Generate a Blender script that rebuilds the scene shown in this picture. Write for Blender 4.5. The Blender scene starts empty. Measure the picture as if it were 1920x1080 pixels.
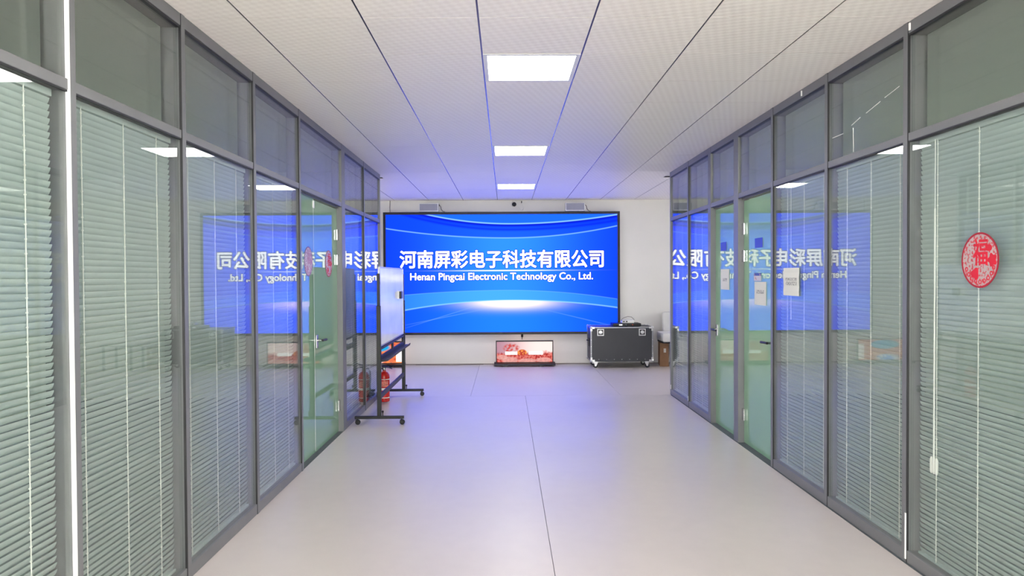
import bpy, bmesh, math, random
from mathutils import Vector, Matrix
random.seed(7)
S = bpy.context.scene
COL = S.collection

# ------------------------------------------------------------------ camera, world, exposure
H = 1.565
yaw, pitch, roll = math.radians(.52), math.radians(.95), math.radians(.32)
fw = Vector((math.sin(yaw)*math.cos(pitch), math.cos(yaw)*math.cos(pitch), -math.sin(pitch)))
rt = fw.cross(Vector((0, 0, 1))).normalized(); up = rt.cross(fw)
r2 = math.cos(roll)*rt - math.sin(roll)*up; u2 = math.sin(roll)*rt + math.cos(roll)*up
cam = bpy.data.cameras.new('camera'); cam.sensor_width = 36; cam.lens = 1328/1920*36
cam.clip_start = .02
camo = bpy.data.objects.new('camera', cam); COL.objects.link(camo)
M4 = Matrix((r2, u2, -fw)).transposed().to_4x4(); M4.translation = (0, 0, H)
camo.matrix_world = M4
S.camera = camo
w = bpy.data.worlds.new('world'); S.world = w; w.use_nodes = True
w.node_tree.nodes['Background'].inputs[0].default_value = (1., .965, .945, 1)
w.node_tree.nodes['Background'].inputs[1].default_value = 14.0
S.view_settings.view_transform = 'Standard'; S.view_settings.look = 'None'
S.view_settings.gamma = 1; S.view_settings.use_curve_mapping = False
S.view_settings.exposure = 0.36
CORRIDOR_LAMP = 21.0      # radiance of the corridor ceiling panels
OFFICE_FILL = 72.0        # radiance of the unseen panels added to brighten the offices

# ------------------------------------------------------------------ materials
def lin(c):
    return tuple(((v/255)/12.92 if v/255 <= .04045 else ((v/255+.055)/1.055)**2.4) for v in c)
class NT:
    """small expression helper over a node tree"""
    def __init__(s, m): s.t = m.node_tree; s.n = s.t.nodes; s.l = s.t.links
    def node(s, typ, **kw):
        n = s.n.new(typ)
        for k, v in kw.items(): setattr(n, k, v)
        return n
    def put(s, sock, v):
        if hasattr(v, 'links') or isinstance(v, bpy.types.NodeSocket): s.l.new(v, sock)
        else: sock.default_value = v
    def m(s, op, *a):
        n = s.node('ShaderNodeMath', operation=op)
        for i, v in enumerate(a): s.put(n.inputs[i], v)
        return n.outputs[0]
    def add(s, a, b): return s.m('ADD', a, b)
    def sub(s, a, b): return s.m('SUBTRACT', a, b)
    def mul(s, a, b): return s.m('MULTIPLY', a, b)
    def step(s, e, x): return s.m('GREATER_THAN', x, e)
    def smooth(s, x, a, b, lo=0., hi=1.):
        n = s.node('ShaderNodeMapRange', interpolation_type='SMOOTHSTEP')
        s.put(n.inputs[0], x)
        for i, v in enumerate((a, b, lo, hi)): s.put(n.inputs[i+1], v)
        return n.outputs[0]
    def gauss(s, x, c, wd):
        d = s.m('DIVIDE', s.sub(x, c), wd)
        return s.m('EXPONENT', s.mul(s.mul(d, d), -1.))
    def mix(s, f, a, b):
        n = s.node('ShaderNodeMix', data_type='RGBA')
        s.put(n.inputs[0], f)
        s.put(n.inputs[6], a if not isinstance(a, tuple) else (*a, 1)); s.put(n.inputs[7], b if not isinstance(b, tuple) else (*b, 1))
        return n.outputs[2]
    def noise(s, scale, detail=3, coord=None, out=0):
        n = s.node('ShaderNodeTexNoise'); n.inputs['Scale'].default_value = scale; n.inputs['Detail'].default_value = detail
        if coord is not None: s.l.new(coord, n.inputs['Vector'])
        return n.outputs[out]
    def obj(s): return s.node('ShaderNodeTexCoord').outputs['Object']
    def xyz(s, v):
        n = s.node('ShaderNodeSeparateXYZ'); s.l.new(v, n.inputs[0]); return n.outputs
def base(name):
    m = bpy.data.materials.new(name); m.use_nodes = True
    return m, NT(m), m.node_tree.nodes['Principled BSDF'], m.node_tree.nodes['Material Output']
def pbr(name, rgb, rough=.5, metal=0., spec=.5, var=.04, nscale=6., bump=0., bscale=80.):
    m, t, b, o = base(name)
    c = lin(rgb)
    n = t.noise(nscale, 4, t.obj())
    t.l.new(t.mix(t.smooth(n, .3, .7), tuple(max(0, v*(1-var)) for v in c), tuple(min(1, v*(1+var)) for v in c)), b.inputs['Base Color'])
    b.inputs['Roughness'].default_value = rough; b.inputs['Metallic'].default_value = metal
    b.inputs['Specular IOR Level'].default_value = spec
    if bump:
        bn = t.node('ShaderNodeBump'); bn.inputs['Strength'].default_value = bump; bn.inputs['Distance'].default_value = .002
        t.l.new(t.noise(bscale, 3, t.obj()), bn.inputs['Height']); t.l.new(bn.outputs[0], b.inputs['Normal'])
    return m
def emis(name, rgb, s):
    m, t, b, o = base(name)
    e = t.node('ShaderNodeEmission'); e.inputs[0].default_value = (*rgb, 1); e.inputs[1].default_value = s
    t.l.new(e.outputs[0], o.inputs[0]); return m
def glass(name, tint, f0=.045, film=0., filmcol=(200, 220, 205)):
    """thin architectural glass: tinted straight-through light, Fresnel (Schlick) mirror reflection, optional frosted film"""
    m, t, b, o = base(name)
    g = t.node('ShaderNodeNewGeometry')
    d = t.node('ShaderNodeVectorMath', operation='DOT_PRODUCT'); t.l.new(g.outputs['Normal'], d.inputs[0]); t.l.new(g.outputs['Incoming'], d.inputs[1])
    c = t.m('ABSOLUTE', d.outputs['Value'])
    F = t.add(f0, t.mul(1-f0, t.m('POWER', t.m('SUBTRACT', 1., c), 5.)))
    tr = t.node('ShaderNodeBsdfTransparent'); tr.inputs[0].default_value = (*tint, 1)
    body = tr.outputs[0]
    if film:
        df = t.node('ShaderNodeBsdfDiffuse'); df.inputs[0].default_value = (*lin(filmcol), 1)
        tl = t.node('ShaderNodeBsdfTranslucent'); tl.inputs[0].default_value = (*lin(filmcol), 1)
        a = t.node('ShaderNodeMixShader'); a.inputs[0].default_value = .5; t.l.new(df.outputs[0], a.inputs[1]); t.l.new(tl.outputs[0], a.inputs[2])
        mm = t.node('ShaderNodeMixShader'); mm.inputs[0].default_value = film
        t.l.new(tr.outputs[0], mm.inputs[1]); t.l.new(a.outputs[0], mm.inputs[2]); body = mm.outputs[0]
    gl = t.node('ShaderNodeBsdfGlossy'); gl.inputs['Roughness'].default_value = 0.0
    mx = t.node('ShaderNodeMixShader'); t.l.new(F, mx.inputs[0]); t.l.new(body, mx.inputs[1]); t.l.new(gl.outputs[0], mx.inputs[2])
    t.l.new(mx.outputs[0], o.inputs[0]); return m

MAT = {}
MAT['frame'] = pbr('frame_grey_aluminium', (118, 118, 121), .42, .15, .5, .03)
MAT['dark_seal'] = pbr('dark_rubber_seal', (26, 26, 28), .5)
MAT['white_trim_and_glint'] = pbr('white_trim_and_glint', (245, 243, 240), .35)
MAT['white_wall'] = pbr('white_paint', (226, 223, 218), .75, var=.015, nscale=2)
MAT['office_wall'] = pbr('office_paint', (206, 209, 198), .8, var=.02, nscale=2)
MAT['slat'] = pbr('blind_slat_white', (174, 186, 184), .32, var=.02)
MAT['cord'] = pbr('blind_cord', (232, 232, 226), .7)
MAT['pane'] = glass('partition_glass', (.965, .986, .972), .05)
MAT['backpane'] = glass('partition_glass_back', (.965, .986, .972), .045)
MAT['doorpane'] = glass('door_glass_frosted', (.84, .95, .87), .05, .62, (172, 203, 182))
MAT['chrome'] = pbr('brushed_steel', (196, 196, 198), .25, 1.)
MAT['black'] = pbr('black_powder_coat', (20, 20, 22), .5)
MAT['blackplastic'] = pbr('black_plastic', (12, 12, 13), .45)
MAT['rubber'] = pbr('rubber_wheel', (38, 38, 40), .7)
MAT['bezel'] = pbr('screen_bezel', (17, 17, 22), .5)
MAT['white_plastic'] = pbr('white_plastic', (232, 231, 228), .4)
MAT['grey_panel'] = pbr('grey_panel', (150, 150, 160), .5)
MAT['greycable'] = pbr('grey_cable', (120, 112, 108), .6)
MAT['red'] = pbr('extinguisher_red', (196, 28, 22), .25, var=.05)
MAT['label'] = pbr('label_white', (226, 222, 214), .5)
MAT['case'] = pbr('case_laminate', (44, 45, 50), .45, var=.05, bump=.15, bscale=300)
MAT['alu'] = pbr('case_aluminium', (150, 151, 156), .35, .9)
MAT['zinc'] = pbr('case_zinc', (214, 214, 212), .3, .8)
MAT['cardboard'] = pbr('cardboard', (150, 112, 82), .8, var=.06, nscale=14)
MAT['leather'] = pbr('white_leatherette', (214, 212, 208), .45)
MAT['blue_sticker'] = pbr('blue_sticker', (24, 52, 190), .4)
MAT['bar'] = pbr('ceiling_bar_dark', (22, 22, 26), .22, .0, .9)
MAT['lampframe'] = pbr('lamp_frame', (215, 214, 212), .4)
MAT['lamp'] = emis('lamp_diffuser', (1, .985, .965), CORRIDOR_LAMP)
MAT['officefill'] = emis('office_fill_diffuser', (.95, 1, .93), OFFICE_FILL)

def floor_mat():
    m, t, b, o = base('floor_vinyl')
    co = t.obj()
    n = t.noise(1.1, 5, co); n2 = t.noise(9, 5, co)
    f = t.add(t.mul(n, .7), t.mul(n2, .3))
    t.l.new(t.mix(t.smooth(f, .2, .8), lin((193, 184, 182)), lin((202, 193, 190))), b.inputs['Base Color'])
    r = t.smooth(t.noise(2.2, 6, co), .2, .8, .31, .37)
    t.l.new(r, b.inputs['Roughness']); b.inputs['Specular IOR Level'].default_value = .5
    return m
MAT['floor'] = floor_mat()
def tile_mat():
    m, t, b, o = base('ceiling_tile_embossed')
    x, y, z = t.xyz(t.obj())
    k = 2*math.pi/.0758
    wv = t.mul(t.m('SINE', t.mul(t.add(x, t.mul(y, .5)), k)), t.m('SINE', t.mul(t.sub(y, t.mul(x, .5)), k)))
    c0, c1 = lin((229, 222, 216)), lin((236, 230, 224))
    t.l.new(t.mix(t.smooth(wv, -.6, .6), c0, c1), b.inputs['Base Color'])
    bn = t.node('ShaderNodeBump'); bn.inputs['Strength'].default_value = .16; bn.inputs['Distance'].default_value = .003
    t.l.new(wv, bn.inputs['Height']); t.l.new(bn.outputs[0], b.inputs['Normal'])
    b.inputs['Roughness'].default_value = .45; b.inputs['Specular IOR Level'].default_value = .4
    return m
MAT['tile'] = tile_mat()

SW, SH = 4.08, 2.073
def screen_mat():
    m, t, b, o = base('screen_picture')
    x, y, z = t.xyz(t.obj())
    u = t.add(t.m('DIVIDE', x, SW), .5); v = t.sub(1., t.m('DIVIDE', z, SH))   # v runs downwards
    def curve(c0, uc, kl, kr):
        d = t.sub(u, uc); k = t.add(kl, t.mul(t.step(0., d), kr-kl))
        return t.add(c0, t.mul(k, t.mul(d, d)))
    c1 = curve(.08, .54, -.62, -.354); c2 = curve(.2, .53, -.30, -.45)
    c3 = curve(.645, .515, .19, .34); c4 = curve(.73, .54, .38, .32)
    edge, mid = (.004, .042, 2.1), (.028, .26, 2.7)
    g = t.gauss(u, .52, .30)
    col = t.mix(g, edge, mid)
    # band between the two upper lines
    inb = t.mul(t.smooth(v, t.sub(c1, .004), t.add(c1, .004)), t.smooth(v, t.sub(c2, .004), t.add(c2, .004), 1., 0.))
    dark = t.add(t.gauss(v, t.add(c1, .012), .02), t.mul(.7, t.gauss(v, t.add(c1, .05), .012)))
    col = t.mix(inb, col, t.mix(t.mul(g, .6), (.004, .055, 2.1), (.015, .15, 2.4)))
    col = t.mix(t.mul(inb, t.m('MINIMUM', dark, 1.)), col, (.002, .012, .55))
    above = t.smooth(v, t.sub(c1, .004), t.add(c1, .004), 1., 0.)
    col = t.mix(above, col, (.012, .14, 2.3))
    # lower cyan band
    band = t.mul(t.smooth(v, t.sub(c3, .003), t.add(c3, .003)), t.smooth(v, t.sub(c4, .004), t.add(c4, .004), 1., 0.))
    col = t.mix(band, col, t.mix(t.gauss(u, .48, .4), (.006, .11, 2.2), (.06, .38, 2.8)))
    below = t.smooth(v, t.sub(c4, .003), t.add(c4, .004))
    col = t.mix(t.mul(below, .8), col, t.mix(t.gauss(u, .52, .4), (.003, .05, 2.1), (.012, .19, 2.6)))
    glow = t.mul(below, t.mul(t.gauss(u, .54, .17), t.gauss(v, .745, .055)))
    col = t.mix(t.m('MINIMUM', t.mul(glow, 1.1), 1.), col, (1.4, 1.15, 2.8))
    # bright thin lines
    for c, wd, s in ((c1, .005, .75), (c2, .0045, .55), (c4, .005, .6), (c3, .003, .2)):
        col = t.mix(t.mul(t.gauss(v, c, wd), s), col, (.35, .75, 1.8))
    # faint floor rays of the picture
    for s0, u0 in ((1.9, .30), (1.2, .36), (-1.5, .72)):
        ray = t.mul(below, t.mul(t.gauss(t.add(v, t.mul(s0*.32, t.sub(u, u0))), .83, .0035), t.gauss(u, .25 if s0 > 0 else .85, .16)))
        col = t.mix(t.mul(ray, .22), col, (.3, .6, 1.7))
    # rule under the name
    rule = t.mul(t.gauss(v, .477, .0042), t.gauss(u, .52, .20))
    col = t.mix(t.m('MINIMUM', t.mul(rule, 1.3), 1.), col, (1.1, 1.15, 1.8))
    e = t.node('ShaderNodeEmission'); t.l.new(col, e.inputs[0]); t.l.new(e.outputs[0], o.inputs[0])
    return m
MAT['screen'] = screen_mat()
MAT['letter'] = emis('letter_white', (2.2, 2.2, 2.4), 1.)
MAT['letter_edge'] = emis('letter_outline_blue', (.002, .01, .38), 1.)

def poster_mat(kind, W, Hh):
    m, t, b, o = base('poster_picture_' + kind)
    co = t.obj(); x, y, z = t.xyz(co)
    u = t.add(t.m('DIVIDE', x, W), .5); v = t.m('DIVIDE', z, Hh)
    def rect(u0, u1, v0, v1): return t.mul(t.mul(t.step(u0, u), t.step(u, u1)), t.mul(t.step(v0, v), t.step(v, v1)))
    def ell(uc, vc, ru, rv, so=.15):
        a = t.m('DIVIDE', t.sub(u, uc), ru); c = t.m('DIVIDE', t.sub(v, vc), rv)
        return t.smooth(t.add(t.mul(a, a), t.mul(c, c)), 1-so, 1+so, 1., 0.)
    if kind == 'blossom':
        n = t.noise(9., 4, co); n2 = t.noise(26., 3, co)
        red = t.mix(t.smooth(n2, .38, .62), (.5, .035, .035), (.95, .24, .2))
        sky = t.mix(t.smooth(u, 0., .75), (.62, .33, .42), (1.3, 1.0, .95))
        hgt = t.add(.5, t.mul(.5, t.sub(n, .5)))
        cl = t.smooth(v, t.sub(hgt, .12), t.add(hgt, .05), 1., 0.)
        col = t.mix(cl, sky, red)
        col = t.mix(t.mul(ell(.26, .68, .14, .22, .5), t.smooth(n2, .35, .6)), col, (.75, .10, .09))
        for uc, vc, ru, rv in ((.24, .10, .14, .16), (.55, .06, .16, .12), (.10, .24, .10, .12), (.84, .10, .14, .12)):
            col = t.mix(t.mul(ell(uc, vc, ru, rv, .3), .65), col, (1.0, .55, .5))
        col = t.mix(ell(.455, .47, .085, .15), col, t.mix(t.smooth(n2, .42, .58), (1.15, .42, .10), (.6, .06, .05)))
        col = t.mix(rect(.15, .37, .36, .52), col, (1.6, 1.55, 1.5)); col = t.mix(rect(.57, .83, .36, .52), col, (1.6, 1.55, 1.5))
    else:
        n = t.noise(12., 3, co)
        stripe = t.m('SINE', t.mul(v, 26.))
        col = t.mix(t.smooth(stripe, -.3, .3), (.85, .10, .05), (1.2, .35, .10))
        col = t.mix(t.smooth(n, .4, .6), col, (.95, .22, .10))
        col = t.mix(rect(0., .07, .05, .95), col, (1.5, 1.4, 1.3)); col = t.mix(rect(.88, 1., .05, .8), col, (1.5, 1.4, 1.3))
        col = t.mix(ell(.42, .12, .22, .17, .4), col, t.mix(t.smooth(n, .45, .55), (.12, .5, 1.5), (1.4, 1.5, 1.6)))
        col = t.mix(ell(.48, .76, .28, .22, .3), col, t.mix(u, (.02, .55, .75), (.02, .45, 1.)))
    e = t.node('ShaderNodeEmission'); e.inputs[1].default_value = .72; t.l.new(col, e.inputs[0]); t.l.new(e.outputs[0], o.inputs[0])
    return m
def paper_mat(name, rows):
    m, t, b, o = base(name)
    x, y, z = t.xyz(t.obj()); mk = 0.
    cb = t.node('ShaderNodeCombineXYZ'); t.l.new(t.mul(y, 90.), cb.inputs[0]); t.l.new(t.mul(z, 60.), cb.inputs[1])
    n = t.noise(1., 2, cb.outputs[0])
    for zc, hh, yw in rows:
        r = t.mul(t.step(t.m('ABSOLUTE', t.sub(z, zc)), hh), t.step(t.m('ABSOLUTE', y), yw))
        mk = t.m('MAXIMUM', mk, t.mul(r, t.smooth(n, .47, .52)))
    t.l.new(t.mix(t.mul(mk, .75), lin((226, 224, 216)), lin((110, 108, 108))), b.inputs['Base Color'])
    b.inputs['Roughness'].default_value = .7
    return m
def fu_back_mat(name, ca, cb):
    m, t, b, o = base(name)
    co = t.obj()
    n = t.noise(70., 3, co)
    t.l.new(t.mix(t.smooth(n, .50, .60), lin(ca), lin(cb)), b.inputs['Base Color'])
    b.inputs['Roughness'].default_value = .6; return m
MAT['fu_back'] = fu_back_mat('paper_cut_lattice', (172, 158, 158), (190, 70, 78))
MAT['fu_back_pale'] = fu_back_mat('paper_cut_lattice_reverse_reflection', (206, 190, 212), (132, 84, 150))  # lavender holds the screen's blue reflection, painted in
MAT['fu_red'] = pbr('paper_cut_red', (206, 16, 36), .5, var=.08)
MAT['fu_rim'] = pbr('paper_cut_rim', (160, 8, 28), .5, var=.08)
MAT['fu_purple'] = pbr('paper_cut_reverse_rim_reflection', (132, 66, 140), .5, var=.1)  # purple is red paper with the blue reflection painted in
MAT['fu_pale'] = pbr('paper_cut_reverse_reflection', (176, 128, 168), .5, var=.1)  # blue reflection painted into the paper colour here too

# ------------------------------------------------------------------ geometry helpers
WP = {}       # world position of each object's origin
class MB:
    def __init__(s): s.b = bmesh.new()
    def box(s, x0, x1, y0, y1, z0, z1, bev=0., mtx=None):
        vs = [s.b.verts.new((x, y, z)) for x in (x0, x1) for y in (y0, y1) for z in (z0, z1)]
        fs = [s.b.faces.new([vs[i] for i in q]) for q in ((0,1,3,2), (4,6,7,5), (0,4,5,1), (2,3,7,6), (0,2,6,4), (1,5,7,3))]
        if bev:
            es = list({e for f in fs for e in f.edges})
            r = bmesh.ops.bevel(s.b, geom=es, offset=bev, segments=2, affect='EDGES', profile=.5)
            vs = list({v for f in r['faces'] for v in f.verts} | {v for v in vs if v.is_valid})
        if mtx is not None: bmesh.ops.transform(s.b, matrix=mtx, verts=[v for v in vs if v.is_valid])
        return s
    def lathe(s, prof, c=(0, 0, 0), axis='z', n=20, cap=True):
        rings = []
        for r, h in prof:
            ring = []
            for i in range(n):
                a = 2*math.pi*i/n; p, q = r*math.cos(a), r*math.sin(a)
                co = {'z': (p, q, h), 'y': (p, h, q), 'x': (h, p, q)}[axis]
                ring.append(s.b.verts.new((c[0]+co[0], c[1]+co[1], c[2]+co[2])))
            rings.append(ring)
        for a, b in zip(rings, rings[1:]):
            for i in range(n): s.b.faces.new((a[i], a[(i+1) % n], b[(i+1) % n], b[i]))
        if cap: s.b.faces.new(rings[0]); s.b.faces.new(rings[-1])
        return s
    def tube(s, pts, r, n=8):
        pts = [Vector(p) for p in pts]; rings = []
        for i, p in enumerate(pts):
            d = (pts[min(i+1, len(pts)-1)] - pts[max(i-1, 0)]).normalized()
            a = d.cross(Vector((0, 0, 1)) if abs(d.z) < .9 else Vector((1, 0, 0))).normalized(); b = d.cross(a)
            rings.append([s.b.verts.new(p + r*(math.cos(2*math.pi*k/n)*a + math.sin(2*math.pi*k/n)*b)) for k in range(n)])
        for a, b in zip(rings, rings[1:]):
            for i in range(n): s.b.faces.new((a[i], a[(i+1) % n], b[(i+1) % n], b[i]))
        s.b.faces.new(rings[0]); s.b.faces.new(rings[-1]); return s
    def quad_prism(s, poly, ax, d0, d1):
        """extrude a polygon given in the two other axes along axis ax"""
        def P(p, d): return {'x': (d, p[0], p[1]), 'y': (p[0], d, p[1]), 'z': (p[0], p[1], d)}[ax]
        A = [s.b.verts.new(P(p, d0)) for p in poly]; B = [s.b.verts.new(P(p, d1)) for p in poly]
        s.b.faces.new(A); s.b.faces.new(B); n = len(poly)
        for i in range(n): s.b.faces.new((A[i], A[(i+1) % n], B[(i+1) % n], B[i]))
        return s
    def build(s, name, mat, parent=None, smooth=False, origin=None):
        bmesh.ops.recalc_face_normals(s.b, faces=s.b.faces)
        vs = s.b.verts
        lo = Vector([min(v.co[i] for v in vs) for i in range(3)]); hi = Vector([max(v.co[i] for v in vs) for i in range(3)])
        og = Vector(origin) if origin else Vector(((lo.x+hi.x)/2, (lo.y+hi.y)/2, lo.z))
        bmesh.ops.translate(s.b, verts=vs, vec=-og)
        me = bpy.data.meshes.new(name); s.b.to_mesh(me); s.b.free()
        if smooth:
            me.polygons.foreach_set('use_smooth', [True]*len(me.polygons))
            me.set_sharp_from_angle(angle=math.radians(40))
        me.materials.append(MAT[mat] if isinstance(mat, str) else mat)
        o = bpy.data.objects.new(name, me); COL.objects.link(o)
        place(o, og, parent); return o
def place(o, world, parent=None):
    WP[o.name] = Vector(world)
    if parent is not None:
        o.parent = parent; o.location = Vector(world) - WP[parent.name]
    else: o.location = world
def empty(name, loc):
    o = bpy.data.objects.new(name, None); o.empty_display_size = .1; COL.objects.link(o); place(o, loc); return o
def tag(o, label, cat, group=None):
    o['label'] = label; o['category'] = cat
    if group: o['group'] = group
    return o
def struct(o, label=None):
    o['kind'] = 'structure'
    if label: o['label'] = label
    return o
def dup(o, world, parent):
    c = o.copy(); COL.objects.link(c); place(c, world, parent); return c
def box(name, mat, parent, x0, x1, y0, y1, z0, z1, bev=0.):
    return MB().box(x0, x1, y0, y1, z0, z1, bev).build(name, mat, parent)
def text_mesh(body, bold, rect, axis_y, thick, name, mat, parent, plane='xz', grow=0.):
    """lettering as a thin solid fitted into rect=(a0,a1,z0,z1); strokes thickened by the radius bold + grow (metres)"""
    cu = bpy.data.curves.new(name, 'FONT'); cu.body = body; cu.size = 1; cu.resolution_u = 3
    ob = bpy.data.objects.new(name + '_tmp', cu); COL.objects.link(ob)
    dg = bpy.context.evaluated_depsgraph_get(); me = bpy.data.meshes.new_from_object(ob.evaluated_get(dg))
    bpy.data.objects.remove(ob); bpy.data.curves.remove(cu)
    co = [v.co.copy() for v in me.vertices]; faces = [tuple(p.vertices) for p in me.polygons]
    bpy.data.meshes.remove(me)
    x0, x1 = min(c.x for c in co), max(c.x for c in co); y0, y1 = min(c.y for c in co), max(c.y for c in co)
    a0, a1, z0, z1 = rect; sg = 1 if a1 > a0 else -1
    a0 += sg*bold; a1 -= sg*bold; z0 += bold; z1 -= bold
    flat = [(a0 + (c.x-x0)/(x1-x0)*(a1-a0), z0 + (c.y-y0)/(y1-y0)*(z1-z0)) for c in co]
    R = bold+grow; m = MB()
    shifts = [(0, 0)] + [(R*math.cos(k*math.pi/4), R*math.sin(k*math.pi/4)) for k in range(8)]
    for n, (dx, dz) in enumerate(shifts):
        d0 = axis_y + thick*.02*n                          # keeps the overlapping strokes off one plane
        vs = [m.b.verts.new((a+dx, d0, z+dz) if plane == 'xz' else (d0, a+dx, z+dz)) for a, z in flat]
        for f in faces: m.b.faces.new([vs[i] for i in f])
    r = bmesh.ops.extrude_face_region(m.b, geom=m.b.faces[:])
    bmesh.ops.translate(m.b, verts=[e for e in r['geom'] if isinstance(e, bmesh.types.BMVert)], vec=(0, thick, 0) if plane == 'xz' else (thick, 0, 0))
    return m.build(name, mat, parent)

# ------------------------------------------------------------------ room shell
XL, XR, CZ = -1.65, 2.165, 2.915
D = 12.6; YB = -2.2; XO = 5.6; YE_L, YE_R = 9.38, 9.30
FD = .10                                                   # depth of the glass partitions
fl = struct(box('floor', 'dark_seal', None, -XO-.2, XO+.2, YB-.2, D+.2, -.12, -.012), 'pale warm grey sheet floor with thin joints')
g = .0035
MAT['darkened_floor'] = pbr('office_floor_darkened', (82, 88, 92), .9, var=.1, nscale=40, bump=.3, bscale=200)  # unseen office floor made dark to deepen the gaps between slats
def sheet(x0, x1, y0, y1): box('floor_sheet', 'darkened_floor' if y1 < 9.3 and (x1 < -1.6 or x0 > 2.1) else 'floor', fl, x0+g/2, x1-g/2, y0+g/2, y1-g/2, -.012, 0.)
for a, b in ((-XO, -3.61), (-3.61, -1.655), (-1.655, .25), (.25, 2.155), (2.155, 3.88), (3.88, XO)): sheet(a, b, YB, 9.246)
for a, b in ((-XO, -4.37), (-4.37, -2.42), (-2.42, -.466), (-.466, 1.5), (1.5, 3.45), (3.45, XO)): sheet(a, b, 9.246, D)
ce = struct(box('ceiling', 'white_wall', None, -XO-.2, XO+.2, YB-.2, D+.2, CZ+.022, CZ+.14), 'off white suspended ceiling of square tiles with dark bars')
T = .606; GX0 = -.135; GY0 = 4.324
LIGHT_ROWS = {0, 5, 10}
tiles = {}
for i in range(-4, 6):
    for j in range(-7, 14):
        x0, x1 = GX0+i*T, GX0+(i+1)*T; y0, y1 = GY0+j*T, min(GY0+(j+1)*T, D-.002)
        if y1 <= y0+.02: continue
        if y0 < YE_R:                                     # corridor: clipped between the partitions
            x0, x1 = max(x0, XL-.02), min(x1, XR+.02)
        if x1-x0 < .05: continue
        if i == 0 and j in LIGHT_ROWS: continue
        gx, gy = .005, .0024
        key = (round(x1-x0, 4), round(y1-y0, 4)); wpos = ((x0+x1)/2, (y0+y1)/2, CZ)
        if key in tiles: dup(tiles[key], wpos, ce)
        else: tiles[key] = box('ceiling_tile', 'tile', ce, x0+gx, x1-gx, y0+gy, y1-gy, CZ, CZ+.022)
for i in range(-3, 6):
    x = GX0+i*T
    box('ceiling_bar', 'bar', ce, x-.006, x+.006, GY0-7*T if XL < x < XR else YE_L, D, CZ+.003, CZ+.021)
for j in range(-7, 15):
    y = GY0+j*T
    if y > D-.05: continue
    xa, xb = (XL, XR) if y < YE_R else (GX0-4*T, GX0+6*T)
    box('ceiling_cross_bar', 'bar', ce, xa, xb, y-.0022, y+.0022, CZ+.006, CZ+.02)
far = struct(box('wall_back', 'white_wall', None, -XO, XO, D, D+.15, 0, CZ+.02), 'white wall behind the big blue screen')
box('skirting_gap', 'greycable', far, -XO, XO, D-.004, D, 0, .012)
def fill_window_wall(name, mat, label, plane, p0, p1, a0, a1, openings, wn):
    """solid wall in the plane ('x' or 'y') from a0 to a1 with framed, glazed openings (b0, b1, z0, z1) added to let in fill daylight"""
    m = MB(); top = CZ+.02
    def bx(mm, b0, b1, z0, z1, q0=p0, q1=p1):
        if b1-b0 < 1e-4 or z1-z0 < 1e-4: return
        mm.box(q0, q1, b0, b1, z0, z1) if plane == 'x' else mm.box(b0, b1, q0, q1, z0, z1)
    cur = a0
    for b0, b1, z0, z1 in openings:
        bx(m, cur, b0, 0, top); bx(m, b0, b1, 0, z0); bx(m, b0, b1, z1, top); cur = b1
    bx(m, cur, a1, 0, top)
    struct(m.build(name, mat), label)
    for k, (b0, b1, z0, z1) in enumerate(openings):
        f = MB(); pm = (p0+p1)/2; e = .05
        for q in ((b0, b1, z0, z0+e), (b0, b1, z1-e, z1), (b0, b0+e, z0+e, z1-e), (b1-e, b1, z0+e, z1-e), ((b0+b1)/2-e/2, (b0+b1)/2+e/2, z0+e, z1-e)): bx(f, *q, pm-.03, pm+.03)
        o = struct(f.build('window_%d' % (wn+k), 'frame'), 'grey framed opening added for fill daylight in the ' + label)
        for q in ((b0+e, (b0+b1)/2-e/2), ((b0+b1)/2+e/2, b1-e)):
            g_ = MB(); bx(g_, q[0], q[1], z0+e, z1-e, pm-.003, pm+.003); g_.build('window_pane', 'backpane', o)
fill_window_wall('wall_rear', 'white_wall', 'white wall behind the viewer', 'y', YB-.15, YB, -XO, XO, [(XL+.1, .2, .05, 2.85), (.3, XR-.1, .05, 2.85)], 1)  # unseen rear openings added to brighten the corridor ceiling
fill_window_wall('wall_outer_left', 'office_wall', 'outer wall on the left', 'x', -XO-.15, -XO, YB, D, [(10.2, 11.4, 1.0, 2.3)], 3)  # unseen opening added to light the far end from the left
fill_window_wall('wall_outer_right', 'office_wall', 'outer wall on the right', 'x', XO, XO+.15, YB, D, [(10.2, 11.4, 1.0, 2.3)], 4)  # its added counterpart, more fill daylight from the right
struct(box('wall_end_left', 'office_wall', None, -XO, XL-FD, YE_L-.09, YE_L, 0, CZ+.02), 'end wall closing the left offices')
struct(box('wall_end_right', 'office_wall', None, XR+FD, XO, YE_R-.09, YE_R, 0, CZ+.02), 'end wall closing the right offices')
YN = .70
struct(box('wall_side_left', 'white_wall', None, XL-FD, XL, YB, YN, 0, CZ+.02), 'solid white corridor wall on the left before the glass')
struct(box('wall_side_right', 'white_wall', None, XR, XR+FD, YB, YN+.1, 0, CZ+.02), 'solid white corridor wall on the right before the glass')

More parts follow.
